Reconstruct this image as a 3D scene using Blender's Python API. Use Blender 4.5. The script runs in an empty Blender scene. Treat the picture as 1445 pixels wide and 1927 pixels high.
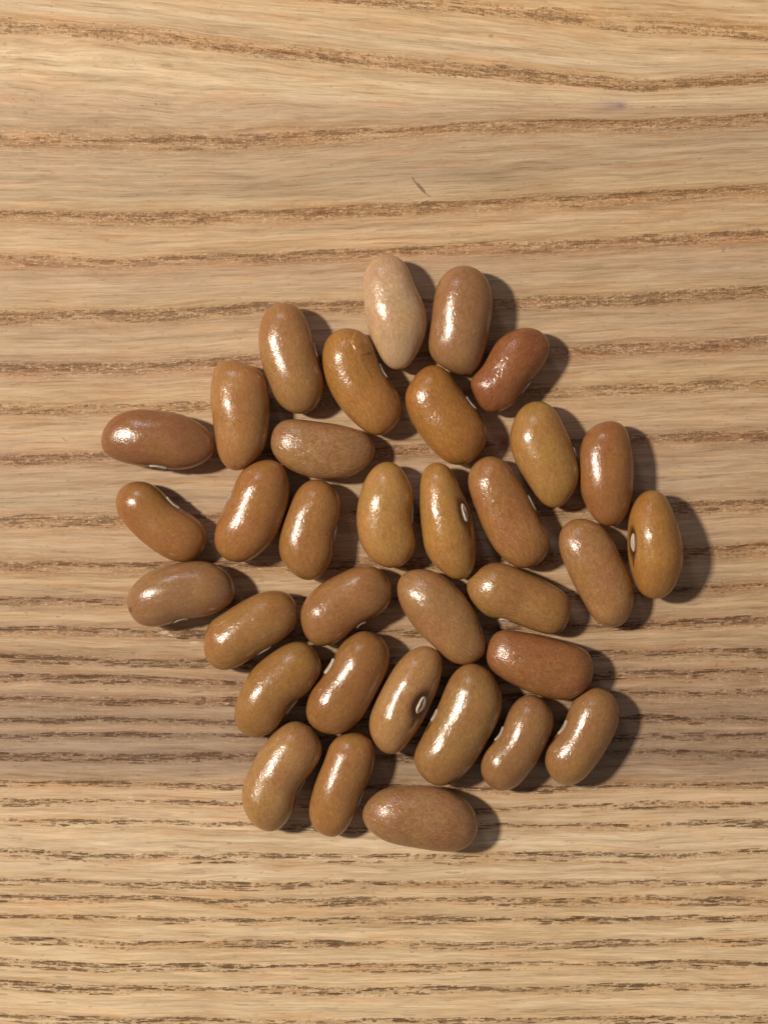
import bpy, math, random
import numpy as np

C = bpy.context.scene.collection
SC = bpy.context.scene
rng = np.random.default_rng(7)

# ------------------------------------------------------------------ camera, world, lamps, exposure
S = 0.0765e-3            # metres of table top per photograph pixel
CX, CY = 722.5, 963.5    # photograph centre
H = 0.250                # camera height over the table top
cam_d = bpy.data.cameras.new('camera')
cam = bpy.data.objects.new('camera', cam_d); C.objects.link(cam)
cam.location = (0, 0, H)
cam_d.sensor_fit = 'VERTICAL'
cam_d.sensor_height = 24.0
cam_d.lens = 24.0 * H / (1927 * S)
cam_d.clip_start = 0.01; cam_d.clip_end = 20
SC.camera = cam

w = bpy.data.worlds.new('World'); SC.world = w; w.use_nodes = True
bg = w.node_tree.nodes['Background']
bg.inputs[0].default_value = (0.57, 0.51, 0.50, 1)
bg.inputs[1].default_value = 0.235

def area(name, loc, target, size, sizey, power, col, spread=180):
    d = bpy.data.lights.new(name, 'AREA'); d.shape = 'RECTANGLE'
    d.size = size; d.size_y = sizey; d.energy = power; d.color = col
    d.spread = math.radians(spread)
    o = bpy.data.objects.new(name, d); C.objects.link(o)
    o.location = loc
    from mathutils import Vector
    o.rotation_euler = (Vector(target) - Vector(loc)).to_track_quat('-Z', 'Y').to_euler()
    return o
def pol(az, el, r):
    a = math.radians(az); e = math.radians(el)
    return (r*math.cos(e)*math.cos(a), r*math.cos(e)*math.sin(a), r*math.sin(e))
area('main_lamp', pol(166, 52, 0.95), (0, 0, 0), 0.062, 0.080, 8.7, (1.0, 0.91, 0.77))
area('low_lamp', pol(170, 38, 1.0), (0, 0, 0), 0.08, 0.06, 1.0, (1.0, 0.88, 0.74))
area('window_light', pol(112, 38, 1.1), (0, 0, 0), 0.16, 0.12, 1.1, (0.84, 0.84, 1.0))

SC.view_settings.view_transform = 'Standard'
SC.view_settings.look = 'None'
SC.view_settings.exposure = 0.0
SC.view_settings.gamma = 1.0

# ------------------------------------------------------------------ node helpers
def lin(c):
    return tuple(((v/255)/12.92 if v/255 <= 0.04045 else ((v/255+0.055)/1.055)**2.4) for v in c)
class NT:
    def __init__(s, name):
        s.m = bpy.data.materials.new(name); s.m.use_nodes = True
        s.t = s.m.node_tree; s.t.nodes.clear()
        s.out = s.t.nodes.new('ShaderNodeOutputMaterial')
        s.p = s.t.nodes.new('ShaderNodeBsdfPrincipled')
        s.t.links.new(s.p.outputs[0], s.out.inputs[0])
    def n(s, typ, **k):
        nd = s.t.nodes.new(typ)
        for a, b in k.items(): setattr(nd, a, b)
        return nd
    def put(s, sock, v):
        if hasattr(v, 'is_linked') or isinstance(v, bpy.types.NodeSocket): s.t.links.new(v, sock)
        elif v is not None: sock.default_value = v
    def math(s, op, a, b=None, c=None, clamp=False):
        nd = s.n('ShaderNodeMath', operation=op, use_clamp=clamp)
        s.put(nd.inputs[0], a); s.put(nd.inputs[1], b)
        if c is not None: s.put(nd.inputs[2], c)
        return nd.outputs[0]
    def ramp(s, v, a, b, lo=0.0, hi=1.0, smooth=True):
        nd = s.n('ShaderNodeMapRange', interpolation_type='SMOOTHSTEP' if smooth else 'LINEAR')
        s.put(nd.inputs[0], v); nd.inputs[1].default_value = a; nd.inputs[2].default_value = b
        nd.inputs[3].default_value = lo; nd.inputs[4].default_value = hi
        return nd.outputs[0]
    def attr(s, name):
        return s.n('ShaderNodeAttribute', attribute_name=name)
    def scale(s, v, sx, sy, sz=1.0, off=(0, 0, 0)):
        nd = s.n('ShaderNodeMapping'); s.put(nd.inputs[0], v)
        nd.inputs['Scale'].default_value = (sx, sy, sz); nd.inputs['Location'].default_value = off
        return nd.outputs[0]
    def noise(s, v, scale=1.0, detail=2.0, rough=0.5, dist=0.0):
        nd = s.n('ShaderNodeTexNoise'); s.put(nd.inputs['Vector'], v)
        nd.inputs['Scale'].default_value = scale; nd.inputs['Detail'].default_value = detail
        nd.inputs['Roughness'].default_value = rough; nd.inputs['Distortion'].default_value = dist
        return nd.outputs[0]
    def mix(s, f, a, b, mode='MIX'):
        nd = s.n('ShaderNodeMix', data_type='RGBA', blend_type=mode)
        s.put(nd.inputs[0], f)
        for i, v in ((6, a), (7, b)):
            if isinstance(v, tuple): v = tuple(v[:3]) + (1,)
            s.put(nd.inputs[i], v)
        return nd.outputs[2]
    def bump(s, h, strength, dist, prev=None):
        nd = s.n('ShaderNodeBump'); nd.inputs['Strength'].default_value = strength
        nd.inputs['Distance'].default_value = dist; s.put(nd.inputs['Height'], h)
        if prev is not None: s.put(nd.inputs['Normal'], prev)
        return nd.outputs[0]

# ------------------------------------------------------------------ oak table top
# pore lines read off the growth rings: (x positions, y positions), pore strength, half thickness, warm band, second row
GX = [0, 240, 480, 722, 960, 1200, 1445]
LINES = [
 ([-60,-35,-12,4,29,58,73],      .42, 8, .55, -14),
 ([50,63,95,124,146,170,151],    .50, 10, .60, -16),
 ([183,198,201,202,202,203,200], .18, 5, .15, 0),
 ([259,263,262,245,230,227,213], .45, 7, .55, 17),
 ([403,404,402,390,378,366,352], .50, 7, .60, 12),
 ([486,490,482,471,462,450,438], .45, 7, .55, 10),
 ([592,590,576,570,566,556,544], .58, 6, .50, 12),
 ([688,690,677,668,660,649,640], .46, 7, .60, 12),
 ([766,766,756,745,735,730,718], .50, 6, .50, 12),
 ([861,852,848,845,835,823,816], .50, 7, .55, 11),
 ([976,974,970,966,960,951,943], .50, 6, .50, 15),
 ([1061,1063,1062,1056,1048,1040,1028], .60, 6, .50, 12),
 ([1126,1129,1130,1127,1121,1112,1101], .62, 5.5, .45, 10),
 ([1183,1187,1193,1190,1183,1175,1162], .62, 5.5, .45, 9),
 ([1233,1246,1249,1245,1237,1228,1225], .66, 5.5, .40, 10),
 ([1270,1274,1286,1283,1274,1266,1260], .66, 5, .40, 9),
 ([1311,1317,1320,1318,1310,1303,1303], .62, 5, .35, 9),
 ([1354,1353,1359,1360,1356,1350,1354], .70, 5, .30, 8),
 ([1384,1382,1386,1390,1389,1387,1385], .64, 5, .25, 8),
 ([1419,1422,1423,1424,1420,1415,1419], .68, 5, .25, 9),
 ([1470,1473,1478,1481,1485,1479,1475], .62, 4.5, .45, 8),
 ([1505,1506,1514,1520,1523,1512,1512], .60, 4.5, .35, 8),
 ([1545,1547,1552,1559,1554,1556,1545], .66, 4.5, .35, 8),
 ([1602,1611,1611,1613,1610,1610,1603], .66, 5, .35, 11),
 ([1655,1663,1666,1662,1662,1663,1657], .70, 4.5, .35, 8),
 ([1690,1690,1697,1693,1693,1691,1695], .74, 5, .35, 9),
 ([1722,1728,1733,1728,1728,1732,1725], .72, 4.5, .35, 8),
 ([1766,1774,1772,1774,1777,1770,1770], .72, 4.5, .35, 9),
 ([1806,1819,1819,1818,1812,1812,1813], .72, 4.5, .35, 10),
 ([1850,1861,1861,1862,1860,1853,1857], .72, 5, .35, 9),
 ([1912,1920,1922,1920,1920,1917,1915], .72, 4.5, .35, 9),
]
r0 = random.Random(3)
y = -110.0
while y > -560:
    LINES.insert(0, ([y + r0.uniform(-6, 6) + 8*k for k in range(7)], .45, 8, .5, 12)); y -= r0.uniform(60, 100)
y = 1965.0
while y < 2500:
    LINES.append(([y + r0.uniform(-4, 4) for k in range(7)], .7, 4.5, .35, 9)); y += r0.uniform(38, 55)

# plain wood colour across the rings, with the light falloff painted in (photograph y at x = 722 -> sRGB), before pores
TONE = [(-600,(198,166,124)),(0,(212,180,134)),(40,(208,176,132)),(80,(206,178,138)),(125,(204,172,130)),(170,(212,184,142)),(202,(196,166,130)),
 (215,(190,162,126)),(245,(186,154,116)),(270,(188,160,124)),(320,(184,156,120)),(370,(194,165,124)),(390,(186,154,114)),(420,(194,162,122)),
 (460,(198,166,124)),(480,(184,150,114)),(520,(188,158,122)),(560,(190,160,120)),(585,(182,152,116)),(640,(192,162,124)),
 (675,(182,150,118)),(720,(196,164,122)),(760,(190,160,122)),(800,(196,164,124)),(850,(178,146,114)),(900,(188,158,122)),(940,(180,152,118)),
 (970,(184,152,116)),(1010,(191,161,123)),(1060,(177,145,109)),(1090,(193,163,123)),(1130,(173,141,107)),(1160,(193,163,123)),(1190,(171,139,107)),
 (1215,(189,159,121)),(1245,(163,133,101)),(1262,(185,155,119)),(1285,(161,131,101)),(1305,(183,153,119)),(1318,(157,127,99)),(1338,(171,143,113)),
 (1362,(151,125,99)),(1376,(175,147,117)),(1390,(147,121,97)),(1405,(171,145,117)),(1424,(145,119,95)),(1445,(167,141,113)),(1466,(173,145,113)),
 (1484,(186,156,120)),(1492,(204,174,136)),(1530,(208,179,140)),(1580,(213,186,147)),(1640,(210,183,144)),(1700,(206,176,134)),(1745,(212,184,142)),
 (1800,(212,184,142)),(1890,(214,186,144)),(1927,(212,184,142)),(2600,(202,172,132))]

def build_table():
    fine_y = np.arange(-480, 2410, 1.5)
    ys = np.concatenate([np.linspace(-3300, -480, 60, endpoint=False), fine_y, np.linspace(2410, 5200, 60)[1:]])
    xs = np.concatenate([np.linspace(-4300, -500, 40, endpoint=False), np.arange(-500, 1946, 12.0), np.linspace(1950, 5700, 40)])
    nx, ny = len(xs), len(ys)
    L = np.array([np.interp(xs, GX, l[0]) for l in LINES])             # line, x
    nom = np.array([l[0][3] for l in LINES], float)
    X, Y = np.meshgrid(xs, ys)
    flow = np.empty_like(X)
    for j in range(nx):
        a = L[:, j]
        f = np.interp(ys, a, nom)
        f = np.where(ys < a[0], ys - a[0] + nom[0], f); f = np.where(ys > a[-1], ys - a[-1] + nom[-1], f)
        flow[:, j] = f
    pore = np.zeros_like(X); warm = np.zeros_like(X)
    for i, (yy, st, th, wm, row2) in enumerate(LINES):
        d = flow - nom[i]
        def vary(lo, hi, step):
            kx = np.arange(xs[0], xs[-1]+step, step)
            return np.interp(xs, kx, rng.uniform(lo, hi, len(kx)))[None, :]
        d = d + vary(-3, 3, 70)
        st = st*vary(.72, 1.22, 95)
        g = st*np.exp(-(d/th)**2)
        g2 = vary(.1, 1.05, 110)*st*.8*np.exp(-((d-row2)/(th*.9))**2) if row2 else 0
        # speckled zone of loose pores on the later side of wide rings
        g3 = vary(.5, 1.1, 130)*st*(.80 if nom[i] < 1100 else .55 if nom[i] < 1490 else .32)*np.exp(-((d-row2*.5)/(abs(row2)*.9+4))**2) if row2 else 0
        pore = np.maximum(pore, np.maximum(g, np.maximum(g2, g3)))
        c = row2*.5
        warm = np.maximum(warm, wm*np.exp(-((d-c)/(abs(row2)*.8+8))**2))
    far = (Y < -480) | (Y > 2410)
    pore[far] = .45; warm[far] = .3
    ty = np.array([t[0] for t in TONE], float)
    tc = np.array([lin(t[1]) for t in TONE])*np.array([1.035, 1.06, 1.165])
    rgb = np.stack([np.interp(flow, ty, tc[:, k]) for k in range(3)], -1)
    rgb[far] = np.array(lin((190, 158, 120)))
    # the orange latewood tint round each pore line
    wc = np.array([1.0, .86, .66])
    rgb = rgb*(1 - warm[..., None]*(1-wc)*.5)
    # marks in the wood: a dark short dent and faint violet spots
    def blob(px, py, sx, sy, rot=0):
        a = math.radians(rot); dx = X-px; dy = Y-py
        u = dx*math.cos(a)+dy*math.sin(a); v = -dx*math.sin(a)+dy*math.cos(a)
        return np.exp(-(u/sx)**2-(v/sy)**2)
    ink = .75*blob(1167, 199, 9, 6)+.38*blob(1150, 198, 26, 15)+.22*blob(482, 1758, 16, 12)+.22*blob(446, 1861, 14, 10)+.2*blob(383, 1892, 20, 12)+.15*blob(968, 405, 18, 12)
    ink = np.clip(ink, 0, 1)
    smudge = .22*blob(880, 332, 190, 22)+.18*blob(330, 367, 260, 10)+.16*blob(560, 352, 150, 16)+.15*blob(60, 920, 190, 7)+.2*blob(40, 680, 130, 12)+.15*blob(1330, 505, 120, 10)
    rgb = rgb*(1-np.clip(smudge, 0, 1)[..., None]*np.array([.9, .95, .9]))
    co = np.empty((ny*nx, 3), np.float32)
    co[:, 0] = ((X-CX)*S).ravel(); co[:, 1] = (-(Y-CY)*S).ravel(); co[:, 2] = 0
    idx = np.arange(nx*ny).reshape(ny, nx)
    q = np.stack([idx[:-1, :-1], idx[1:, :-1], idx[1:, 1:], idx[:-1, 1:]], -1).reshape(-1, 4)
    # rounded-off edge and underside (real thickness)
    ring = np.concatenate([idx[0, :], idx[1:, -1], idx[-1, -2::-1], idx[-2:0:-1, 0]])
    base = len(co); n = len(ring)
    low = co[ring].copy(); low[:, 2] = -0.028
    co = np.vstack([co, low])
    a = np.arange(n); b = (a+1) % n
    skirt = np.stack([ring[a], ring[b], base+b, base+a], -1)
    c0 = base + n
    co = np.vstack([co, np.array([[0, 0, -0.028]], np.float32)])
    tris = np.stack([base+a, base+b, np.full(n, c0)], -1)
    me = bpy.data.meshes.new('table_top')
    loops = np.concatenate([q.ravel(), skirt.ravel(), tris.ravel()]).astype(np.int32)
    sizes = np.concatenate([np.full(len(q)+len(skirt), 4), np.full(len(tris), 3)])
    starts = np.concatenate([[0], np.cumsum(sizes)[:-1]]).astype(np.int32)
    me.vertices.add(len(co)); me.vertices.foreach_set('co', co.ravel())
    me.loops.add(len(loops)); me.loops.foreach_set('vertex_index', loops)
    me.polygons.add(len(sizes)); me.polygons.foreach_set('loop_start', starts)
    me.update(calc_edges=True)
    ex = len(co) - nx*ny
    def add(name, typ, arr, key, w):
        at = me.attributes.new(name, typ, 'POINT')
        arr = arr.reshape(nx*ny, -1)
        arr = np.vstack([arr, np.tile(arr.mean(0), (ex, 1))]).astype(np.float32)
        at.data.foreach_set(key, arr.ravel())
    add('grain', 'FLOAT_VECTOR', np.stack([X*S*1e3, flow*S*1e3, np.zeros_like(X)], -1), 'vector', 3)
    add('pore', 'FLOAT', pore, 'value', 1)
    add('band', 'FLOAT', warm, 'value', 1)
    add('ink', 'FLOAT', ink, 'value', 1)
    add('wood_rgb', 'FLOAT_COLOR', np.concatenate([rgb, np.ones_like(X)[..., None]], -1), 'color', 4)
    o = bpy.data.objects.new('table_top', me); C.objects.link(o)
    return o

m = NT('oak')
g = m.attr('grain').outputs['Vector']
pore = m.attr('pore').outputs['Fac']
ink = m.attr('ink').outputs['Fac']
base = m.attr('wood_rgb').outputs['Color']
# slow wander so nothing runs perfectly parallel
wn = m.noise(m.scale(g, .09, .22), 1.0, 2)
wob = m.math('MULTIPLY', m.math('SUBTRACT', wn, .5), 1.0)
cmb = m.n('ShaderNodeCombineXYZ'); m.put(cmb.inputs[1], wob)
vadd = m.n('ShaderNodeVectorMath', operation='ADD'); m.put(vadd.inputs[0], g); m.put(vadd.inputs[1], cmb.outputs[0])
gw = vadd.outputs[0]
# dashes of open pores (about 2 mm long, 0.25 mm high)
n2 = m.noise(m.scale(g, .12, .9, off=(5, 3, 0)), 1.0, 2.0, .5)       # where along a line pores cluster
def vessels(sx, sy, off, gain, soft):
    jit = m.noise(m.scale(g, .8, 2.0, off=off), 1.0, 2.0, .5)
    cj = m.n('ShaderNodeCombineXYZ'); m.put(cj.inputs[1], m.math('MULTIPLY', m.math('SUBTRACT', jit, .5), .25))
    va = m.n('ShaderNodeVectorMath', operation='ADD'); m.put(va.inputs[0], g); m.put(va.inputs[1], cj.outputs[0])
    vo = m.n('ShaderNodeTexVoronoi', voronoi_dimensions='2D', feature='F1')
    m.put(vo.inputs['Vector'], m.scale(va.outputs[0], sx, sy, 1.0, off)); vo.inputs['Scale'].default_value = 1.0
    sp = m.n('ShaderNodeSeparateColor'); m.put(sp.inputs[0], vo.outputs['Color'])
    dn = m.math('MULTIPLY', dens, gain)
    on = m.ramp(m.math('SUBTRACT', dn, sp.outputs[0]), -.04, .05)
    shape = m.ramp(vo.outputs['Distance'], soft, soft+.16, 1, 0)
    return m.math('MULTIPLY', m.math('MULTIPLY', on, shape), m.math('ADD', .55, m.math('MULTIPLY', sp.outputs[1], .45)))
dens = m.math('MAXIMUM', m.math('ADD', pore, m.math('MULTIPLY', m.math('SUBTRACT', n2, .5), 1.35)), 0.0)
dens = m.math('MULTIPLY', dens, m.ramp(pore, .13, .36))
dash = vessels(.46, 4.2, (5, 3, 0), .74, .46)
dash2 = vessels(1.3, 4.2, (15, 7, 0), .50, .42)
dash = m.math('MAXIMUM', dash, m.math('MULTIPLY', dash2, .8))
speck = vessels(2.0, 6.2, (1, 17, 0), 1.25, .38)
# plain wood: long fibres, medium streaks, broad clouds
f1 = m.noise(m.scale(gw, .16, 5.5), 1.0, 4.0, .65)
f2 = m.noise(m.scale(gw, .045, 1.0, off=(2, 8, 0)), 1.0, 4.0, .62)
f3 = m.noise(m.scale(gw, .38, 5.2, off=(1, 4, 0)), 1.0, 3.0, .7)
v = m.math('ADD', m.math('MULTIPLY', m.math('SUBTRACT', f1, .5), .85), m.math('MULTIPLY', m.math('SUBTRACT', f2, .5), 1.25))
v = m.math('ADD', v, m.math('MULTIPLY', m.math('SUBTRACT', f3, .5), .60))
f4 = m.noise(m.scale(gw, .11, 2.1, off=(31, 9, 0)), 1.0, 3.0, .6)
v = m.math('ADD', v, m.math('MULTIPLY', m.math('SUBTRACT', f4, .5), .75))
v = m.math('ADD', v, 1.0)
vc = m.n('ShaderNodeCombineXYZ')
m.put(vc.inputs[0], m.math('POWER', v, .80)); m.put(vc.inputs[1], m.math('POWER', v, .95)); m.put(vc.inputs[2], m.math('POWER', v, 1.15))
col = m.mix(1.0, base, vc.outputs[0], 'MULTIPLY')
# warm / pinkish drift
h1 = m.noise(m.scale(gw, .08, .6, off=(11, 2, 0)), 1.0, 2.0, .5)
col = m.mix(m.ramp(h1, .45, .75, 0, .55), col, m.mix(1.0, col, (1.04, .88, .74), 'MULTIPLY'))
# brown zone of each ring, broken up along the fibre
bd = m.attr('band').outputs['Fac']
s1 = m.noise(m.scale(gw, .14, 2.6, off=(7, 1, 0)), 1.0, 4.0, .68)
s2 = m.noise(m.scale(gw, 1.1, 5.0, off=(17, 1, 0)), 1.0, 3.0, .65)
bz = m.math('MULTIPLY', bd, m.math('ADD', m.ramp(s1, .34, .60, .1, 1.45), m.math('MULTIPLY', m.math('SUBTRACT', s2, .5), 1.6)), clamp=True)
col = m.mix(bz, col, m.mix(1.0, col, (.71, .56, .42), 'MULTIPLY'))
# thin dull streaks anywhere in the board
s3 = m.noise(m.scale(gw, .10, 3.4, off=(27, 6, 0)), 1.0, 3.0, .6)
col = m.mix(m.ramp(s3, .54, .70, 0, .85), col, m.mix(1.0, col, (.78, .71, .63), 'MULTIPLY'))
# pale fibres beside the pores
gy = m.n('ShaderNodeSeparateXYZ'); m.put(gy.inputs[0], g)
crisp = m.ramp(gy.outputs[1], 66, 92)
pf = m.math('MULTIPLY', m.ramp(m.noise(m.scale(g, 1.3, 5.0, off=(3, 3, 0)), 1.0, 2.0, .6), .56, .68), m.math('MULTIPLY', m.attr('band').outputs['Fac'], 1.3), clamp=True)
col = m.mix(pf, col, lin((228, 200, 160)))
col = m.mix(m.math('MULTIPLY', speck, m.math('SUBTRACT', .60, m.math('MULTIPLY', crisp, .28))), col, lin((138, 96, 60)))
pc = m.mix(m.ramp(m.attr('grain').outputs['Vector'], 0, 1), lin((112, 78, 48)), lin((112, 78, 48)))
col = m.mix(m.math('MULTIPLY', dash, m.math('ADD', .50, m.math('MULTIPLY', crisp, .40))), col, lin((86, 58, 32)))
col = m.mix(m.math('MULTIPLY', ink, .62), col, lin((96, 72, 112)))
tcw = m.n('ShaderNodeTexCoord')
def oval(px, py, a, b, rot):
    mp = m.n('ShaderNodeMapping', vector_type='TEXTURE'); m.put(mp.inputs[0], tcw.outputs['Object'])
    mp.inputs['Location'].default_value = ((px-CX)*S, -(py-CY)*S, 0); mp.inputs['Rotation'].default_value = (0, 0, math.radians(rot))
    mp.inputs['Scale'].default_value = (a*S, b*S, 1)
    ln = m.n('ShaderNodeVectorMath', operation='LENGTH'); m.put(ln.inputs[0], mp.outputs[0])
    return ln.outputs['Value']
dent = m.math('MAXIMUM', m.ramp(oval(793, 354, 20, 4.0, -48), .45, 1.0, 1, 0), m.ramp(oval(780, 340, 12, 1.8, -60), .3, 1.0, .7, 0))
dent = m.math('MAXIMUM', dent, m.ramp(oval(806, 367, 10, 1.6, -40), .3, 1.0, .6, 0))
for px, py, a, b, r in ((1362, 471, 7, 4, 30), (123, 828, 9, 1.6, -40), (925, 68, 8, 5, 0), (1186, 1100, 4, 3, 0)):
    dent = m.math('MAXIMUM', dent, m.ramp(oval(px, py, a, b, r), .3, 1.0, .5, 0))
col = m.mix(m.math('MULTIPLY', dent, .62), col, lin((92, 68, 50)))
lint = None
for px, py, a, b, r in ((310, 1190, 12, 5, 5), (322, 1196, 8, 3, -15), (427, 1324, 9, 2.5, 0), (366, 1209, 14, 3, 0), (246, 1500, 6, 3, 20), (1103, 1480, 16, 2.5, 8), (1165, 1120, 9, 2.5, 0)):
    q = m.ramp(oval(px, py, a, b, r), .3, 1.0, .7, 0)
    lint = q if lint is None else m.math('MAXIMUM', lint, q)
col = m.mix(lint, col, lin((226, 202, 182)))
m.put(m.p.inputs['Base Color'], col)
rg = m.ramp(f2, .3, .7, .50, .62)
m.put(m.p.inputs['Roughness'], rg)
m.p.inputs['Specular IOR Level'].default_value = .35
hgt = m.math('SUBTRACT', m.math('MULTIPLY', f3, .25), m.math('ADD', m.math('MULTIPLY', dash, 1.0), m.math('ADD', dent, m.math('MULTIPLY', speck, .5))))
m.put(m.p.inputs['Normal'], m.bump(hgt, .75, .00014))
oak = m.m

table = build_table()
table.data.materials.append(oak)
table['kind'] = 'structure'
table['label'] = 'pale oak table top with horizontal brown grain lines under the beans'

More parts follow.
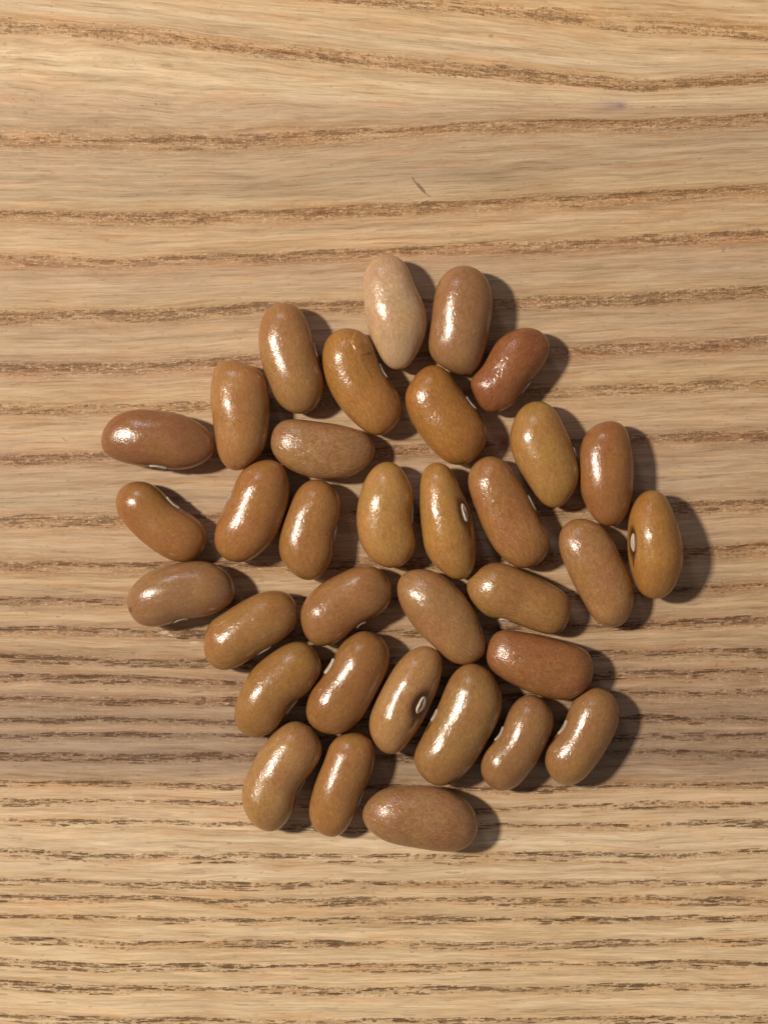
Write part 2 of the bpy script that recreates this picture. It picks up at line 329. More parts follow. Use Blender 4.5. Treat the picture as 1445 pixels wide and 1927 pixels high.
# ------------------------------------------------------------------ beans
# outline points are in enlarged crops of the photograph: origin x, origin y, 5.78 crop pixels to one photograph pixel
B = [
 # 0
 dict(o=(617,462), c=(196,156,124), k=.80, lab='palest bean, pinkish tan with a pointed lower end, at the top of the pile',
  p=[(655,98),(760,130),(850,210),(910,340),(975,500),(1050,650),(1080,800),(1070,940),(1010,1100),(930,1240),(840,1330),(755,1358),(660,1320),(580,1230),(500,1080),(440,930),(405,760),(385,600),(375,430),(395,300),(450,190),(540,125)]),
 dict(o=(742,478), c=(166,118,86), k=.84, lab='dusky brown upright bean just right of the palest bean at the top',
  p=[(760,130),(860,150),(960,215),(1030,320),(1065,450),(1070,600),(1045,750),(1020,900),(985,1050),(930,1190),(860,1290),(780,1325),(680,1300),(560,1245),(450,1180),(390,1090),(368,990),(385,850),(405,700),(420,550),(445,400),(500,270),(580,185),(670,140)]),
 dict(o=(835,572), c=(150,86,58), k=.84, hil=((955,845),(860,985)), lab='small reddest wrinkled bean with white hilum, at the upper right of the pile',
  p=[(920,258),(1030,290),(1110,355),(1155,450),(1140,560),(1070,690),(980,812),(900,900),(838,970),(808,1050),(720,1110),(620,1165),(530,1188),(440,1160),(370,1080),(330,970),(285,880),(288,812),(365,745),(442,630),(515,490),(592,385),(690,320),(790,275)]),
 dict(o=(424,550), c=(176,126,82), k=.84, hil=((965,545),(1010,720)), lab='light brown upright bean with long streaky shine, just left of the cracked bean',
  p=[(645,115),(750,140),(830,200),(880,300),(935,420),(970,560),(1000,690),(1045,830),(1068,960),(1062,1090),(1010,1220),(920,1300),(815,1325),(700,1300),(600,1230),(530,1130),(480,990),(420,850),(380,700),(362,540),(375,380),(420,250),(500,160),(570,125)]),
 dict(o=(557,593), c=(182,124,66), k=.82, hil=((915,530),(1015,690)), crack=True, lab='orange brown bean with a cracked, chipped skin flap at its upper end',
  p=[(590,145),(700,180),(790,245),(850,370),(890,480),(930,580),(1000,690),(1080,800),(1140,920),(1155,1040),(1120,1160),(1030,1250),(930,1305),(840,1305),(760,1265),(660,1190),(560,1100),(470,990),(390,860),(320,700),(290,540),(292,400),(320,290),(390,200),(480,155)]),
 dict(o=(715,657), c=(174,114,56), k=.78, hil=((935,515),(1060,655)), lab='broad orange kidney-shaped bean directly left of the small reddest bean',
  p=[(590,175),(680,200),(770,280),(850,400),(920,500),(990,590),(1070,680),(1130,790),(1165,900),(1150,1010),(1090,1130),(1000,1215),(880,1262),(760,1245),(660,1190),(560,1090),(470,980),(380,860),(310,720),(275,600),(272,500),(310,400),(390,290),(470,205),(530,180)]),
 dict(spots=((665,1275,38,.35),), o=(327,657), c=(182,126,80), k=.82, lab='upright tan bean with square top and tapered foot, touching the leftmost bean',
  p=[(600,122),(700,135),(790,165),(880,210),(950,240),(1000,310),(1030,450),(1045,600),(1045,760),(1030,900),(1000,1050),(940,1150),(850,1230),(760,1310),(680,1325),(600,1300),(520,1220),(480,1120),(465,1000),(440,870),(430,760),(410,680),(400,550),(405,420),(430,280),(455,190),(520,135)]),
 dict(o=(173,705), c=(150,98,70), k=.80, hil=((620,1012),(830,1018)), lab='dark mauve brown level bean at the far left, leftmost of all',
  p=[(420,390),(560,375),(700,390),(850,405),(1000,440),(1120,500),(1230,570),(1310,670),(1345,760),(1330,850),(1250,940),(1130,1000),(1000,1030),(880,1035),(760,1015),(640,1000),(500,995),(380,960),(260,930),(170,870),(115,800),(105,710),(130,610),(200,500),(300,430)]),
 dict(o=(483,720), c=(168,122,86), k=.78, lab='pinkish brown finely wrinkled level bean just below the cracked bean',
  p=[(330,400),(480,402),(620,420),(760,440),(900,455),(1020,490),(1120,520),(1210,580),(1275,660),(1290,740),(1260,840),(1180,920),(1080,990),(960,1040),(830,1052),(700,1050),(560,1025),(430,980),(310,915),(220,830),(160,720),(150,640),(175,530),(240,440)]),
 dict(spots=((975,480,30,.5),), o=(899,730), c=(186,136,78), k=.82, hil=((1015,645),(1078,745)), hd=.6, lab='yellowish tan bean below the small reddest bean, tapering downward',
  p=[(640,148),(740,160),(810,210),(870,300),(940,420),(1000,560),(1060,720),(1095,860),(1100,980),(1060,1100),(980,1210),(900,1290),(830,1312),(740,1280),(650,1200),(560,1060),(480,940),(410,810),(365,680),(350,540),(370,410),(420,290),(490,200),(560,160)]),
 dict(o=(1015,765), c=(162,104,64), k=.90, lab='reddish brown upright bean without visible hilum, just above the rightmost bean',
  p=[(770,158),(860,175),(930,230),(970,330),(1000,470),(1020,620),(1020,780),(1010,940),(970,1100),(930,1200),(850,1275),(750,1308),(650,1270),(560,1180),(490,1050),(440,900),(428,750),(428,600),(440,460),(480,340),(550,240),(650,180)]),
 dict(o=(1107,900), c=(180,124,66), k=1.08, hil=((444,590),(434,806)), hw=10, lab='orange bean at the far right with white hilum on its left, rightmost of all',
  p=[(690,125),(770,145),(830,200),(880,290),(930,400),(980,530),(1015,680),(1030,830),(1010,980),(960,1120),(900,1230),(800,1300),(700,1312),(620,1290),(540,1210),(490,1100),(455,980),(438,890),(428,820),(425,720),(425,620),(430,540),(440,430),(470,320),(530,215),(610,145)]),
 dict(o=(178,857), c=(166,110,66), k=.80, hil=((800,430),(960,560)), lab='slanting orange brown bean directly below the leftmost bean, thin hilum line upper right',
  p=[(500,282),(590,300),(680,345),(760,420),(850,500),(940,580),(1040,640),(1130,700),(1200,800),(1225,900),(1200,1000),(1150,1080),(1060,1140),(940,1160),(830,1140),(720,1080),(600,1000),(490,910),(380,800),(300,700),(245,590),(235,480),(270,380),(350,310),(430,285)]),
 dict(o=(350,835), c=(172,114,66), k=.84, hil=((498,500),(447,605)), lab='brown leaning bean just below the tapered foot of the square-topped bean',
  p=[(900,172),(1000,195),(1070,260),(1110,360),(1130,480),(1120,600),(1090,740),(1040,880),(980,1010),(900,1120),(790,1210),(680,1275),(560,1290),(440,1260),(350,1180),(315,1080),(310,990),(340,890),(370,790),(415,700),(470,590),(530,450),(570,350),(650,265),(760,205)]),
 dict(o=(459,873), c=(170,116,68), k=.84, hil=((1040,670),(1000,840)), lab='golden brown bean directly below the finely wrinkled level bean, crumpled shine low left',
  p=[(790,168),(890,190),(980,260),(1035,350),(1055,450),(1045,570),(1012,680),(985,800),(985,920),(960,1040),(900,1150),(820,1230),(720,1268),(610,1245),(500,1160),(420,1060),(382,950),(385,830),(420,680),(470,530),(540,370),(600,260),(690,190)]),
 dict(spots=((812,588,18,.38),), o=(602,843), c=(194,142,82), k=.82, hil=((1038,610),(1025,820)), lab='plump golden upright bean in the middle, left of the slim one with oval hilum',
  p=[(740,148),(830,175),(900,240),(950,330),(1000,430),(1030,530),(1015,590),(1000,680),(1005,800),(1020,880),(1045,960),(1040,1080),(990,1190),(910,1270),(800,1305),(690,1290),(580,1230),(490,1130),(430,1000),(400,850),(398,720),(420,560),(460,420),(520,290),(600,200),(670,160)]),
 dict(o=(717,855), c=(188,134,74), k=1.02, hil=((895,525),(955,740)), hw=12.5, lab='slim golden upright bean in the middle with a grey-white oval hilum facing up',
  p=[(620,95),(700,110),(770,180),(830,300),(890,430),(960,560),(1000,700),(1020,850),(1025,1000),(1025,1140),(1000,1260),(940,1340),(850,1362),(750,1340),(650,1260),(560,1180),(490,1080),(460,950),(440,800),(425,650),(420,500),(425,350),(440,220),(490,130),(550,100)]),
 dict(o=(833,840), c=(172,116,72), k=.82, hil=((925,515),(1045,690)), lab='large leaning brown bean with round shine, directly right of the slim golden bean',
  p=[(520,102),(620,130),(700,190),(770,290),(850,400),(920,520),(980,640),(1040,750),(1100,860),(1150,970),(1165,1060),(1130,1170),(1060,1260),(960,1315),(860,1325),(760,1290),(660,1220),(570,1130),(480,980),(410,840),(360,700),(310,560),(272,420),(275,330),(320,220),(400,140)]),
 dict(spots=((985,850,24,.38),), o=(997,953), c=(172,122,82), k=.80, lab='light brown leaning bean tucked against the lower left side of the rightmost bean',
  p=[(560,133),(680,160),(780,215),(860,300),(920,420),(980,540),(1040,660),(1090,780),(1125,900),(1125,1020),(1100,1140),(1050,1240),(960,1310),(860,1310),(760,1285),(680,1210),(620,1100),(540,970),(480,860),(420,740),(360,600),(320,480),(312,350),(340,250),(400,180),(480,140)]),
 dict(spots=((165,900,55,.5),), o=(215,992), c=(158,114,84), k=.84, hil=((650,1050),(825,1000)), hd=.5, lab='mauve brown bean with dark left tip, below the slanting orange bean at left',
  p=[(870,368),(1000,372),(1100,410),(1190,460),(1260,530),(1310,640),(1320,740),(1260,840),(1130,920),(1000,970),(870,990),(720,1010),(600,1060),(470,1078),(350,1080),(260,1040),(190,960),(150,860),(145,760),(190,660),(280,560),(400,480),(560,420),(700,390)]),
 dict(o=(347,1061), c=(168,118,72), k=.88, hil=((800,1005),(965,905)), lab='straight-sided slanting bean with a sharp small rectangular glint at its lower left end',
  p=[(1000,290),(1100,310),(1180,370),(1225,470),(1230,580),(1200,700),(1110,790),(1000,870),(880,940),(760,1010),(660,1080),(550,1130),(430,1158),(330,1130),(250,1050),(215,930),(225,800),(240,710),(310,610),(420,540),(540,460),(660,390),(780,330),(890,297)]),
 dict(o=(527,1013), c=(162,112,72), k=.80, hil=((830,975),(950,920)), lab='dull brown slanting bean with soft faint shine, below the plump golden upright bean',
  p=[(930,292),(1030,310),(1120,370),(1190,460),(1215,570),(1200,700),(1130,790),(1030,860),(930,905),(830,970),(730,1060),(620,1130),(500,1165),(400,1170),(320,1120),(260,1020),(225,900),(225,780),(270,680),(340,590),(440,500),(560,430),(700,360),(820,310)]),
 dict(o=(707,1035), c=(172,124,84), k=.80, lab='big light brown leaning bean without hilum, directly below the slim golden bean',
  p=[(450,212),(570,215),(680,255),(780,320),(880,400),(970,510),(1060,630),(1120,760),(1160,880),(1190,1000),(1190,1100),(1140,1180),(1050,1230),(960,1240),(870,1240),(780,1190),(680,1090),(560,990),(450,880),(360,760),(280,630),(240,500),(230,390),(270,290),(350,230)]),
 dict(o=(850,1002), c=(168,120,74), k=.80, hil=((500,955),(620,990)), lab='brown bean with a tiny dot of shine, lying just above the rusty level bean',
  p=[(450,328),(560,335),(660,370),(780,420),(900,470),(1020,530),(1130,590),(1230,660),(1280,750),(1290,850),(1260,980),(1200,1070),(1110,1115),(1000,1095),(880,1060),(760,1020),(640,975),(520,940),(420,935),(340,880),(250,790),(180,680),(160,570),(190,490),(290,410),(370,350)]),
 dict(o=(891,1125), c=(154,98,64), k=.82, lab='rusty red wrinkled level bean with a blunt left end, in the lower right',
  p=[(320,350),(440,360),(580,380),(720,405),(860,440),(1000,480),(1120,520),(1230,580),(1290,660),(1300,760),(1290,880),(1240,980),(1140,1060),(1020,1110),(900,1100),(780,1080),(640,1040),(520,985),(400,930),(290,860),(190,780),(140,700),(145,600),(170,490),(210,400),(260,365)]),
 dict(o=(398,1172), c=(164,118,68), k=.84, hil=((975,860),(860,1020)), lab='olive brown slanting bean directly below the straight-sided bean with rectangular glint',
  p=[(960,205),(1050,230),(1120,300),(1170,380),(1205,470),(1190,560),(1130,660),(1050,760),(960,830),(880,890),(830,970),(790,1060),(700,1150),(600,1220),(480,1240),(380,1230),(300,1150),(250,1040),(255,920),(300,780),(370,620),(450,500),(560,400),(680,310),(800,240),(880,212)]),
 dict(o=(530,1160), c=(156,104,62), k=.86, hil=((565,440),(465,615)), hw=10, lab='dark brown slanting bean with bright white hilum on its upper left edge',
  p=[(900,152),(1000,180),(1090,240),(1160,330),(1180,440),(1160,560),(1100,700),(1020,850),(950,980),(880,1100),(780,1190),(680,1260),(560,1285),(440,1260),(340,1200),(280,1120),(262,1030),(290,900),(340,770),(400,690),(470,600),(540,510),(580,400),(640,310),(730,230),(820,175)]),
 dict(o=(639,1192), c=(186,136,92), k=1.02, hil=((940,665),(855,862)), hw=15, lab='slanting light tan bean with grey oval hilum in a dark hollow facing up',
  p=[(960,140),(1040,170),(1100,240),(1120,340),(1100,480),(1060,620),(1000,760),(950,880),(880,1000),(800,1110),(720,1220),(640,1290),(560,1318),(470,1290),(390,1200),(335,1090),(318,990),(340,870),(390,740),(460,600),(540,450),(620,340),(700,240),(800,170),(880,145)]),
 dict(o=(736,1237), c=(164,120,74), k=.84, hil=((492,545),(405,675)), hd=.75, lab='longest bean, olive tan, slanting with two bright streaks, just left of small curved beans',
  p=[(860,62),(960,80),(1060,150),(1140,260),(1195,380),(1210,500),(1180,640),(1110,790),(1030,930),(950,1080),(860,1200),(750,1300),(640,1370),(520,1400),(410,1360),(320,1270),(255,1170),(240,1080),(280,980),(340,860),(400,730),(460,620),(530,490),(570,370),(620,260),(700,150),(780,85)]),
 dict(o=(845,1272), c=(158,112,76), k=.90, hil=((565,530),(465,690)), lab='small curved brown bean directly below the rusty level bean, hilum in left notch',
  p=[(880,205),(980,225),(1060,300),(1120,400),(1135,500),(1110,620),(1040,760),(980,880),(920,990),(830,1100),(740,1190),(640,1240),(530,1245),(430,1190),(365,1110),(340,1000),(350,890),(400,770),(470,705),(540,640),(580,540),(620,430),(680,330),(760,245),(820,215)]),
 dict(o=(972,1262), c=(162,116,78), k=.90, hil=((515,510),(415,670)), lab='small curved tan bean at the lower right corner of the pile',
  p=[(870,185),(960,205),(1040,270),(1100,370),(1115,480),(1090,620),(1020,770),(950,890),(880,1000),(790,1110),(690,1200),(570,1245),(480,1240),(420,1190),(360,1140),(320,1060),(302,960),(330,840),(370,750),(440,680),(510,590),(550,480),(590,370),(650,290),(740,220),(810,190)]),
 dict(o=(405,1335), c=(180,132,88), k=.84, hil=((1010,765),(920,940)), hd=.6, lab='light tan leaning bean at the lower left corner of the pile',
  p=[(880,128),(970,150),(1060,230),(1130,320),(1165,420),(1150,530),(1090,620),(1030,710),(960,800),(900,900),(880,1000),(850,1120),(780,1220),(690,1300),(610,1328),(520,1310),(440,1260),(360,1170),(310,1060),(290,940),(310,800),(370,660),(440,520),(520,400),(610,280),(720,190),(800,140)]),
 dict(o=(519,1351), c=(170,118,72), k=.86, hil=((985,800),(930,970)), hd=.7, lab='golden brown leaning bean with a long white streak, second in the bottom row',
  p=[(850,160),(950,180),(1030,240),(1080,340),(1080,460),(1050,590),(1010,700),(950,800),(910,900),(880,1020),(830,1120),(760,1210),(700,1270),(610,1295),(510,1265),(420,1190),(370,1100),(360,980),(390,840),(430,700),(490,540),(550,390),(600,270),(680,200),(770,170)]),
 dict(spots=((235,872,26,.4),), o=(667,1415), c=(166,120,88), k=.80, lab='lowest bean of the pile, pinkish brown, lying level with a pointed left end',
  p=[(640,362),(780,365),(920,385),(1060,430),(1180,500),(1270,590),(1330,700),(1345,800),(1320,920),(1250,1010),(1140,1070),(1000,1080),(860,1070),(720,1045),(580,1025),(450,1000),(320,960),(220,900),(140,820),(85,730),(85,660),(130,560),(220,460),(340,395),(480,370)]),
]

def smooth_outline(P, n=480, order=9):
    P = np.array(P, float)
    d = np.r_[0, np.cumsum(np.hypot(*(np.roll(P, -1, 0)-P).T))]
    t = np.linspace(0, d[-1], 720, endpoint=False)
    Q = np.stack([np.interp(t, d, np.r_[P[:, k], P[0, k]]) for k in (0, 1)], -1)
    # polygon chords cut the curve slightly: swell by a hair
    F = np.fft.fft(Q[:, 0] + 1j*Q[:, 1])
    k = np.fft.fftfreq(720, 1/720.)
    F *= np.exp(-(np.abs(k)/order)**4)
    z = np.fft.ifft(F)
    c = z.mean()
    z = c + (z-c)*1.006
    return np.stack([z.real, z.imag], -1)

class Bean:
    def __init__(s, b, seed):
        s.b = b
        ox, oy = b['o']
        O = smooth_outline(b['p'])/5.78 + np.array([ox, oy])
        # half height first, from the picture width
        c = O.mean(0)
        M = np.cov((O-c).T); wv, V = np.linalg.eigh(M)
        ax = V[:, 1]
        if ax[1] < 0: ax = -ax
        u = (O-c)@ax; v = (O-c)@np.array([-ax[1], ax[0]])
        wid = np.percentile(v, 99)-np.percentile(v, 1)
        s.hmax = b['k']*wid/2*S
        f = (1 - s.hmax/H)                       # unproject onto the height of the widest section
        s.W = lambda p, f=f: np.stack([(np.asarray(p, float)[..., 0]-CX)*S*f, -(np.asarray(p, float)[..., 1]-CY)*S*f], -1)
        Ow = s.W(O)
        s.cen = Ow.mean(0)
        s.ax = np.array([ax[0], -ax[1]]); s.nx = np.array([-s.ax[1], s.ax[0]])
        Q = Ow - s.cen
        U = Q@s.ax; Vv = Q@s.nx
        s.u0, s.u1 = U.min(), U.max()
        i0, i1 = U.argmin(), U.argmax()
        n = len(U)
        def chain(a, b_):
            idx = np.arange(a, a+((b_-a) % n)+1) % n
            uu, vv = U[idx], Vv[idx]
            if uu[0] > uu[-1]: uu, vv = uu[::-1], vv[::-1]
            uu = np.maximum.accumulate(uu)
            return uu, vv
        A = chain(i0, i1); Bc = chain(i1, i0)
        if A[1].mean() < Bc[1].mean(): A, Bc = Bc, A
        s.A, s.B = A, Bc
        tt = np.linspace(-1, 1, 101)
        wi = s.half(tt)[1]
        s.wmax = wi.max()
        best = None
        for p in np.arange(1.8, 4.5, .1):
            e = ((np.sqrt(np.clip(1-np.abs(tt)**p, 0, 1))*s.wmax-wi)**2).sum()
            if best is None or e < best[0]: best = (e, p)
        s.p = best[1]
        rr = random.Random(seed)
        s.ph = [rr.uniform(0, 6.28) for _ in range(12)]
        s.hil = None
        if 'hil' in b:
            h0, h1 = [s.W(np.array(q)/5.78 + np.array([ox, oy])) for q in b['hil']]
            mid = (h0+h1)/2 - s.cen
            um = mid@s.ax; vm = mid@s.nx
            t = (um-(s.u0+s.u1)/2)/((s.u1-s.u0)/2)
            cc, ww = s.half(np.array([t])); cc, ww = cc[0], ww[0]
            side = 1 if vm > cc else -1
            r = min(abs(vm-cc)/ww, math.cos(math.radians(13)))
            al = math.acos(r)
            length = np.linalg.norm(h1-h0)
            s.hil = (t, al if side > 0 else math.pi-al, length/2, (b['hw']*1.35 if 'hw' in b else 10.0)*S/2, side)
    def half(s, t):
        u = (s.u0+s.u1)/2 + np.asarray(t)*(s.u1-s.u0)/2
        a = np.interp(u, *s.A); b = np.interp(u, *s.B)
        return (a+b)/2, np.maximum((a-b)/2, 0)
    def surf(s, t, ph):
        """local point; t in -1..1 along the axis, ph angle (0 = +side, pi/2 = top)"""
        t = np.asarray(t, float); ph = np.asarray(ph, float)
        u = (s.u0+s.u1)/2 + t*(s.u1-s.u0)/2
        c, w = s.half(t)
        f = np.sqrt(np.clip(1-np.abs(t)**s.p, 0, 1))
        h = s.hmax*(.6*f + .4*np.minimum(1, w/s.wmax*1.04))
        e = .93
        cs, sn = np.cos(ph), np.sin(ph)
        v = c + w*np.sign(cs)*np.abs(cs)**e
        z = s.hmax + h*np.sign(sn)*np.abs(sn)**e
        q = s.ph
        L = 1e3
        # low uneven swelling, strongest away from the silhouette
        wob = (np.sin(t*3.1+q[0])*np.cos(ph*2+q[1])*.5 + np.sin(t*5.3+q[2]+ph*1.0)*.3 + np.sin(t*9+q[3])*np.sin(ph*3+q[4])*.18)
        z = z + wob*.00020*f*np.clip(sn, 0, 1)
        return np.stack([u, v, z], -1)

def coat_mesh(be, name):
    b = be.b
    nr, ns = (150, 120) if b.get('crack') else (96, 72)
    tt = np.sin(np.linspace(-1, 1, nr)*math.pi/2)
    tt = tt[1:-1]
    ph = np.linspace(0, 2*math.pi, ns, endpoint=False)
    T, P = np.meshgrid(tt, ph, indexing='ij')
    G = be.surf(T, P)
    dark = np.zeros(T.shape); groove = np.zeros(T.shape)
    if be.hil is not None:
        t0, a0, hl, hw, side = be.hil
        um = (T-t0)*(be.u1-be.u0)/2
        da = (P-a0+math.pi) % (2*math.pi) - math.pi
        vm = da*be.hmax
        big = 'hw' in b and b['k'] > 1
        rr = np.sqrt((um/(hl*(1.75 if big else 1.3)))**2+(vm/(hw*(2.7 if big else 1.6)))**2)
        amp = 1.0 if 'hw' in b else .7
        dark = np.exp(-(rr**2))*amp
        # inward push round the hilum
        ctr = be.surf(T, np.full_like(P, math.pi/2)); ctr[..., 2] = be.hmax
        dirv = G-ctr; nn = np.linalg.norm(dirv, axis=-1, keepdims=True)+1e-9
        G = G - dirv/nn*(dark*(.00055 if big else .00016))[..., None]
        # seam (raphe) that leaves the hilum towards one end
        for sg in (1,):
            g2 = np.exp(-((um*sg-hl*1.9)/(hl*.9))**2)*np.exp(-(vm/(.00035))**2)
            dark = np.maximum(dark, g2*.75)
            G = G - dirv/nn*(g2*.00008)[..., None]
    flap = np.zeros(T.shape)
    ox, oy = b['o']
    if True:
        wx = be.cen[0] + G[..., 0]*be.ax[0] + G[..., 1]*be.nx[0]
        wy = be.cen[1] + G[..., 0]*be.ax[1] + G[..., 1]*be.nx[1]
        k = H/(H-G[..., 2])
        px = ((wx*k/S+CX)-ox)*5.78; py = ((-wy*k/S+CY)-oy)*5.78
        top = G[..., 2] > be.hmax*.7
        for sx, sy, sr, sa in b.get('spots', ()):
            dark = np.maximum(dark, np.where(top, sa*np.exp(-((px-sx)**2+(py-sy)**2)/sr**2), 0))
    if b.get('crack'):
        r = np.sqrt(((px-745)/138)**2+((py-282)/148)**2)
        rise = 1/(1+np.exp((r-1)*34))
        gr = np.exp(-((r-1.035)/.035)**2)
        # ridge line running down from the flap
        xr = np.interp(py, [430, 500, 600, 690], [695, 712, 760, 815])
        rd = np.exp(-((px-xr)/16)**2)*((py > 425) & (py < 700))
        G[..., 2] += np.where(top, rise*.00016 - gr*.00012 + rd*.00008, 0)
        flap = np.where(top, gr*.8, 0)
        b['_flap'] = True
    dark = np.maximum(dark, flap*.5)
    nrr = len(tt)
    co = G.reshape(-1, 3)
    e0 = be.surf(np.array([-1.0]), np.array([0.]))[0]; e1 = be.surf(np.array([1.0]), np.array([0.]))[0]
    e0[2] = be.hmax; e1[2] = be.hmax
    co = np.vstack([co, e0, e1])
    W = np.empty_like(co)
    W[:, 0] = co[:, 0]*be.ax[0]+co[:, 1]*be.nx[0]; W[:, 1] = co[:, 0]*be.ax[1]+co[:, 1]*be.nx[1]; W[:, 2] = co[:, 2]
    zmin = W[:, 2].min(); W[:, 2] -= zmin
    idx = np.arange(nrr*ns).reshape(nrr, ns)
    faces = []
    j = np.arange(ns); k = (j+1) % ns
    for i in range(nrr-1):
        faces += list(zip(idx[i, j].tolist(), idx[i+1, j].tolist(), idx[i+1, k].tolist(), idx[i, k].tolist()))
    faces += [(nrr*ns, idx[0, a], idx[0, c]) for a, c in zip(j.tolist(), k.tolist())]
    faces += [(nrr*ns+1, idx[-1, c], idx[-1, a]) for a, c in zip(j.tolist(), k.tolist())]
    faces = [tuple(int(q) for q in f) for f in faces]
    me = bpy.data.meshes.new(name)
    me.from_pydata(W.tolist(), [], faces)
    me.shade_smooth()
    import bmesh
    bm = bmesh.new(); bm.from_mesh(me); bmesh.ops.recalc_face_normals(bm, faces=bm.faces); bm.to_mesh(me); bm.free()
    at = me.attributes.new('hollow', 'FLOAT', 'POINT')
    at.data.foreach_set('value', np.r_[dark.ravel(), 0, 0].astype(np.float32))
    # skin coordinates (mm along, mm round) so that wrinkles follow the bean
    sk = np.stack([G[..., 0]*1e3, np.cos(P)*be.wmax*1e3, np.sin(P)*be.wmax*1e3], -1).reshape(-1, 3)
    sk = np.vstack([sk, [e0[0]*1e3, 0, 0], [e1[0]*1e3, 0, 0]]).astype(np.float32)
    at = me.attributes.new('skin', 'FLOAT_VECTOR', 'POINT'); at.data.foreach_set('vector', sk.ravel())
    return me, zmin

def hilum_mesh(be, zmin, name):
    t0, a0, hl, hw, side = be.hil
    L2 = (be.u1-be.u0)/2
    big = 'hw' in be.b and be.b['k'] > 1
    sink = .00055*.9 if big else .00016*.7
    lift = (.00026 if big else .00026)
    rings = [0, .3, .55, .72, .86, .95, 1.0]
    prof = [.84, .86, .92, 1.0, .98, .55, -.25]
    co = []; rim = []
    ns = 28
    def pt(a, bb, hgt):
        t = t0 + a*hl/L2; ph = a0 + bb*hw/be.hmax
        p = be.surf(t, ph); d = 1e-3
        du = be.surf(t+d, ph)-be.surf(t-d, ph); dv = be.surf(t, ph+d)-be.surf(t, ph-d)
        n = np.cross(du, dv); n = n/(np.linalg.norm(n)+1e-12)
        ctr = np.array([p[0], be.half(np.array([t]))[0][0], be.hmax])
        if n@(p-ctr) < 0: n = -n
        return p + n*hgt
    for k, r in enumerate(rings):
        for j in range(1 if r == 0 else ns):
            a = 2*math.pi*j/ns
            h = lift*prof[k] - sink
            jr = r*(1 + .05*math.sin(3*a+be.ph[5]) + .04*math.sin(5*a+be.ph[6]))
            co.append(pt(jr*math.cos(a), jr*math.sin(a), h*(1+.25*math.sin(2*a+be.ph[7])*(.0 if r > .97 else 1)))); rim.append(min(1, max(0, (r-.45)/.3)) if r < .97 else .6)
    faces = []
    for j in range(ns): faces.append((0, 1+j, 1+(j+1) % ns))
    for k in range(1, len(rings)-1):
        o = 1+(k-1)*ns
        for j in range(ns):
            faces.append((o+j, o+ns+j, o+ns+(j+1) % ns, o+(j+1) % ns))
    co = np.array(co)
    W = np.empty_like(co)
    W[:, 0] = co[:, 0]*be.ax[0]+co[:, 1]*be.nx[0]; W[:, 1] = co[:, 0]*be.ax[1]+co[:, 1]*be.nx[1]; W[:, 2] = co[:, 2]-zmin
    me = bpy.data.meshes.new(name); me.from_pydata(W.tolist(), [], faces); me.shade_smooth()
    import bmesh
    bm = bmesh.new(); bm.from_mesh(me); bmesh.ops.recalc_face_normals(bm, faces=bm.faces)
    # open cap: make sure it faces outward
    c = W.mean(0); out = W[0]-np.array([0, 0, be.hmax-zmin])
    f0 = sum((np.array(f.normal) for f in bm.faces), np.zeros(3))
    nrm = pt(0, 0, 1e-3)-pt(0, 0, 0); nw = np.array([nrm[0]*be.ax[0]+nrm[1]*be.nx[0], nrm[0]*be.ax[1]+nrm[1]*be.nx[1], nrm[2]])
    if f0@nw < 0: bmesh.ops.reverse_faces(bm, faces=bm.faces)
    bm.to_mesh(me); bm.free()
    at = me.attributes.new('rim', 'FLOAT', 'POINT'); at.data.foreach_set('value', np.array(rim, np.float32))
    return me

m = NT('seed_coat')
oi = m.n('ShaderNodeObjectInfo')
sk = m.attr('skin').outputs['Vector']
off = m.n('ShaderNodeVectorMath', operation='ADD'); m.put(off.inputs[0], sk)
sc = m.n('ShaderNodeVectorMath', operation='SCALE'); m.put(sc.inputs[0], oi.outputs['Location']); sc.inputs['Scale'].default_value = 3000.0
m.put(off.inputs[1], sc.outputs[0])
vv = off.outputs[0]
a1 = m.noise(vv, .30, 2.0, .5)                 # broad tint drift
a2 = m.noise(m.scale(vv, .8, 1.15, 1.15), 2.0, 3.5, .68, .8)   # fine mottling
a3 = m.noise(m.scale(vv, .75, 1.1, 1.1), 1.45, 2.8, .62, 1.6)
wr = oi.outputs['Alpha']    # wrinkles
col = oi.outputs['Color']
val = m.math('ADD', 1.0, m.math('ADD', m.math('MULTIPLY', m.math('SUBTRACT', a2, .5), .75), m.math('MULTIPLY', m.math('SUBTRACT', a1, .5), .35)))
cc = m.n('ShaderNodeCombineXYZ')
for i, e in enumerate((.8, 1.0, 1.35)): m.put(cc.inputs[i], m.math('POWER', val, e))
col = m.mix(1.0, col, cc.outputs[0], 'MULTIPLY')
col = m.mix(m.ramp(m.noise(vv, .22, 1.0), .42, .68, 0, .55), col, m.mix(1.0, col, (1.0, .84, .95), 'MULTIPLY'))
col = m.mix(m.ramp(m.noise(m.scale(vv, 1, 1, 1, (4, 4, 4)), .26, 1.0), .48, .70, 0, .5), col, m.mix(1.0, col, (1.0, 1.02, .72), 'MULTIPLY'))
# pale veins and darker furrows of the wrinkled skins
vein = m.math('MULTIPLY', m.ramp(a3, .50, .66, 0, 1), m.math('ADD', .28, m.math('MULTIPLY', wr, .55)))
col = m.mix(vein, col, m.mix(1.0, col, (1.22, 1.24, 1.25), 'MULTIPLY'))
furr = m.math('MULTIPLY', m.ramp(a3, .36, .50, 1, 0), m.math('ADD', .28, m.math('MULTIPLY', wr, .55)))
col = m.mix(furr, col, m.mix(1.0, col, (.84, .78, .70), 'MULTIPLY'))
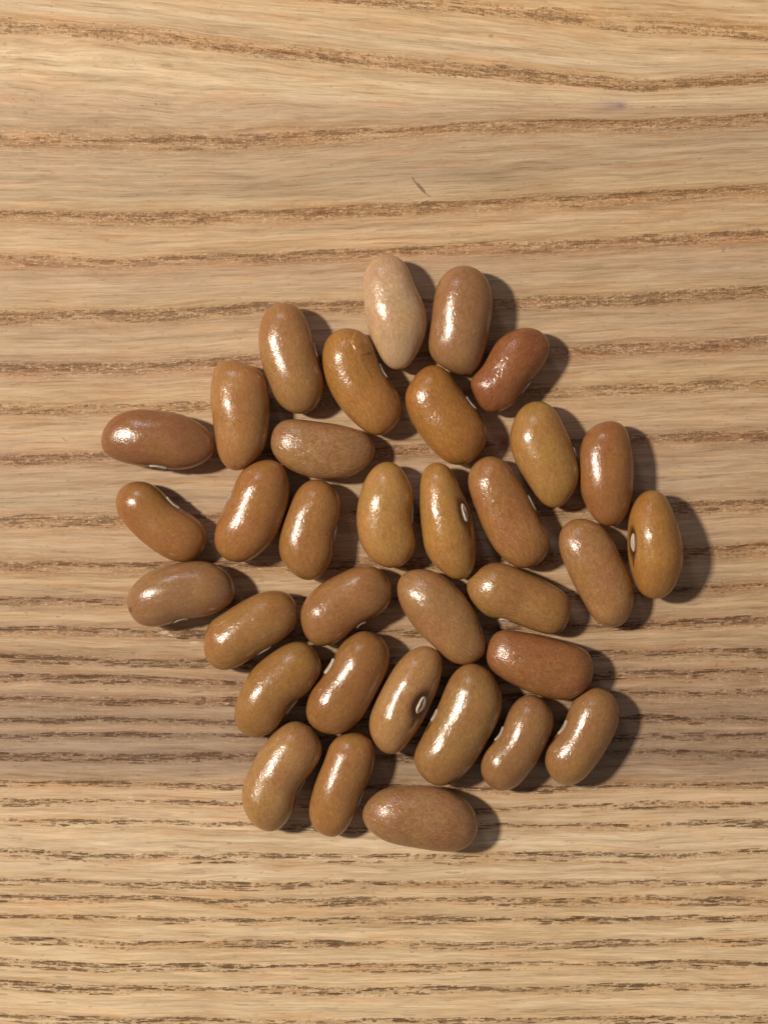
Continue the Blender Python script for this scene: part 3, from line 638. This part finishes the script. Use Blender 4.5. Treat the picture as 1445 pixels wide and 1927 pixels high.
# tiny dark freckles
fr = m.ramp(m.noise(m.scale(vv, 1, 1, 1, (9, 2, 4)), 2.6, 1.0), .74, .80)
col = m.mix(m.math('MULTIPLY', fr, .35), col, lin((92, 52, 30)))
hol = m.attr('hollow').outputs['Fac']
col = m.mix(m.ramp(hol, .18, .62, 0, .9), col, lin((72, 34, 16)))
m.put(m.p.inputs['Base Color'], col)
m.put(m.p.inputs['Roughness'], m.ramp(a2, .35, .70, .21, .28))
m.p.inputs['Specular IOR Level'].default_value = .55
m.p.inputs['Coat Weight'].default_value = .25
m.p.inputs['Coat Roughness'].default_value = .16
m.p.inputs['Subsurface Weight'].default_value = .0
b1 = m.bump(m.math('MULTIPLY', a3, m.math('ADD', .35, m.math('MULTIPLY', wr, 1.1))), .30, .00018)
fine = m.noise(vv, 4.5, 2.0, .6)
b2 = m.bump(fine, .30, .00003, b1)
m.put(m.p.inputs['Normal'], b2)
m.put(m.p.inputs['Coat Normal'], b2)
coat_mat = m.m

m = NT('hilum_white')
rim = m.attr('rim').outputs['Fac']
oi = m.n('ShaderNodeObjectInfo')
tc = m.n('ShaderNodeTexCoord')
hn = m.noise(tc.outputs['Object'], 2500.0, 2.0)
cw = m.mix(rim, lin((176, 160, 144)), lin((200, 186, 166)))
cw = m.mix(1.0, cw, oi.outputs['Color'], 'MULTIPLY')
cw = m.mix(m.ramp(hn, .4, .75, 0, .35), cw, lin((120, 104, 96)))
m.put(m.p.inputs['Base Color'], cw)
m.p.inputs['Roughness'].default_value = .55
m.put(m.p.inputs['Normal'], m.bump(hn, .3, .00004))
hil_mat = m.m

WR = {2: .9, 4: .55, 5: .6, 8: 1.0, 15: .35, 16: .5, 17: .8, 18: .8, 22: .65, 23: .7, 24: .95, 33: .95, 7: .35, 12: .2, 19: .15, 20: .4}
for i, b in enumerate(B):
    be = Bean(b, 100+i)
    root = bpy.data.objects.new('bean', None); C.objects.link(root)
    root.location = (be.cen[0], be.cen[1], 0.0)
    root.empty_display_size = .004
    root['label'] = b['lab']; root['category'] = 'bean'; root['group'] = 'brown beans scattered on the table'
    me, zmin = coat_mesh(be, 'seed_coat')
    me.materials.append(coat_mat)
    o = bpy.data.objects.new('seed_coat', me); C.objects.link(o); o.parent = root
    mean = lin((168, 116, 62)); kk = .05 if i == 0 else .26
    o.color = tuple((q*(1-kk)+mm*kk)*g_ for q, mm, g_ in zip(lin(b['c']), mean, ((.95, 1.02, .96) if i == 0 else (.82, .875, .835)))) + (WR.get(i, .35),)
    if be.hil is not None:
        mh = hilum_mesh(be, zmin, 'hilum'); mh.materials.append(hil_mat)
        h = bpy.data.objects.new('hilum', mh); C.objects.link(h); h.parent = root
        d = b.get('hd', 1.0 if 'hw' in b else .72)
        h.color = (d, d*.97, d*.95, 1)
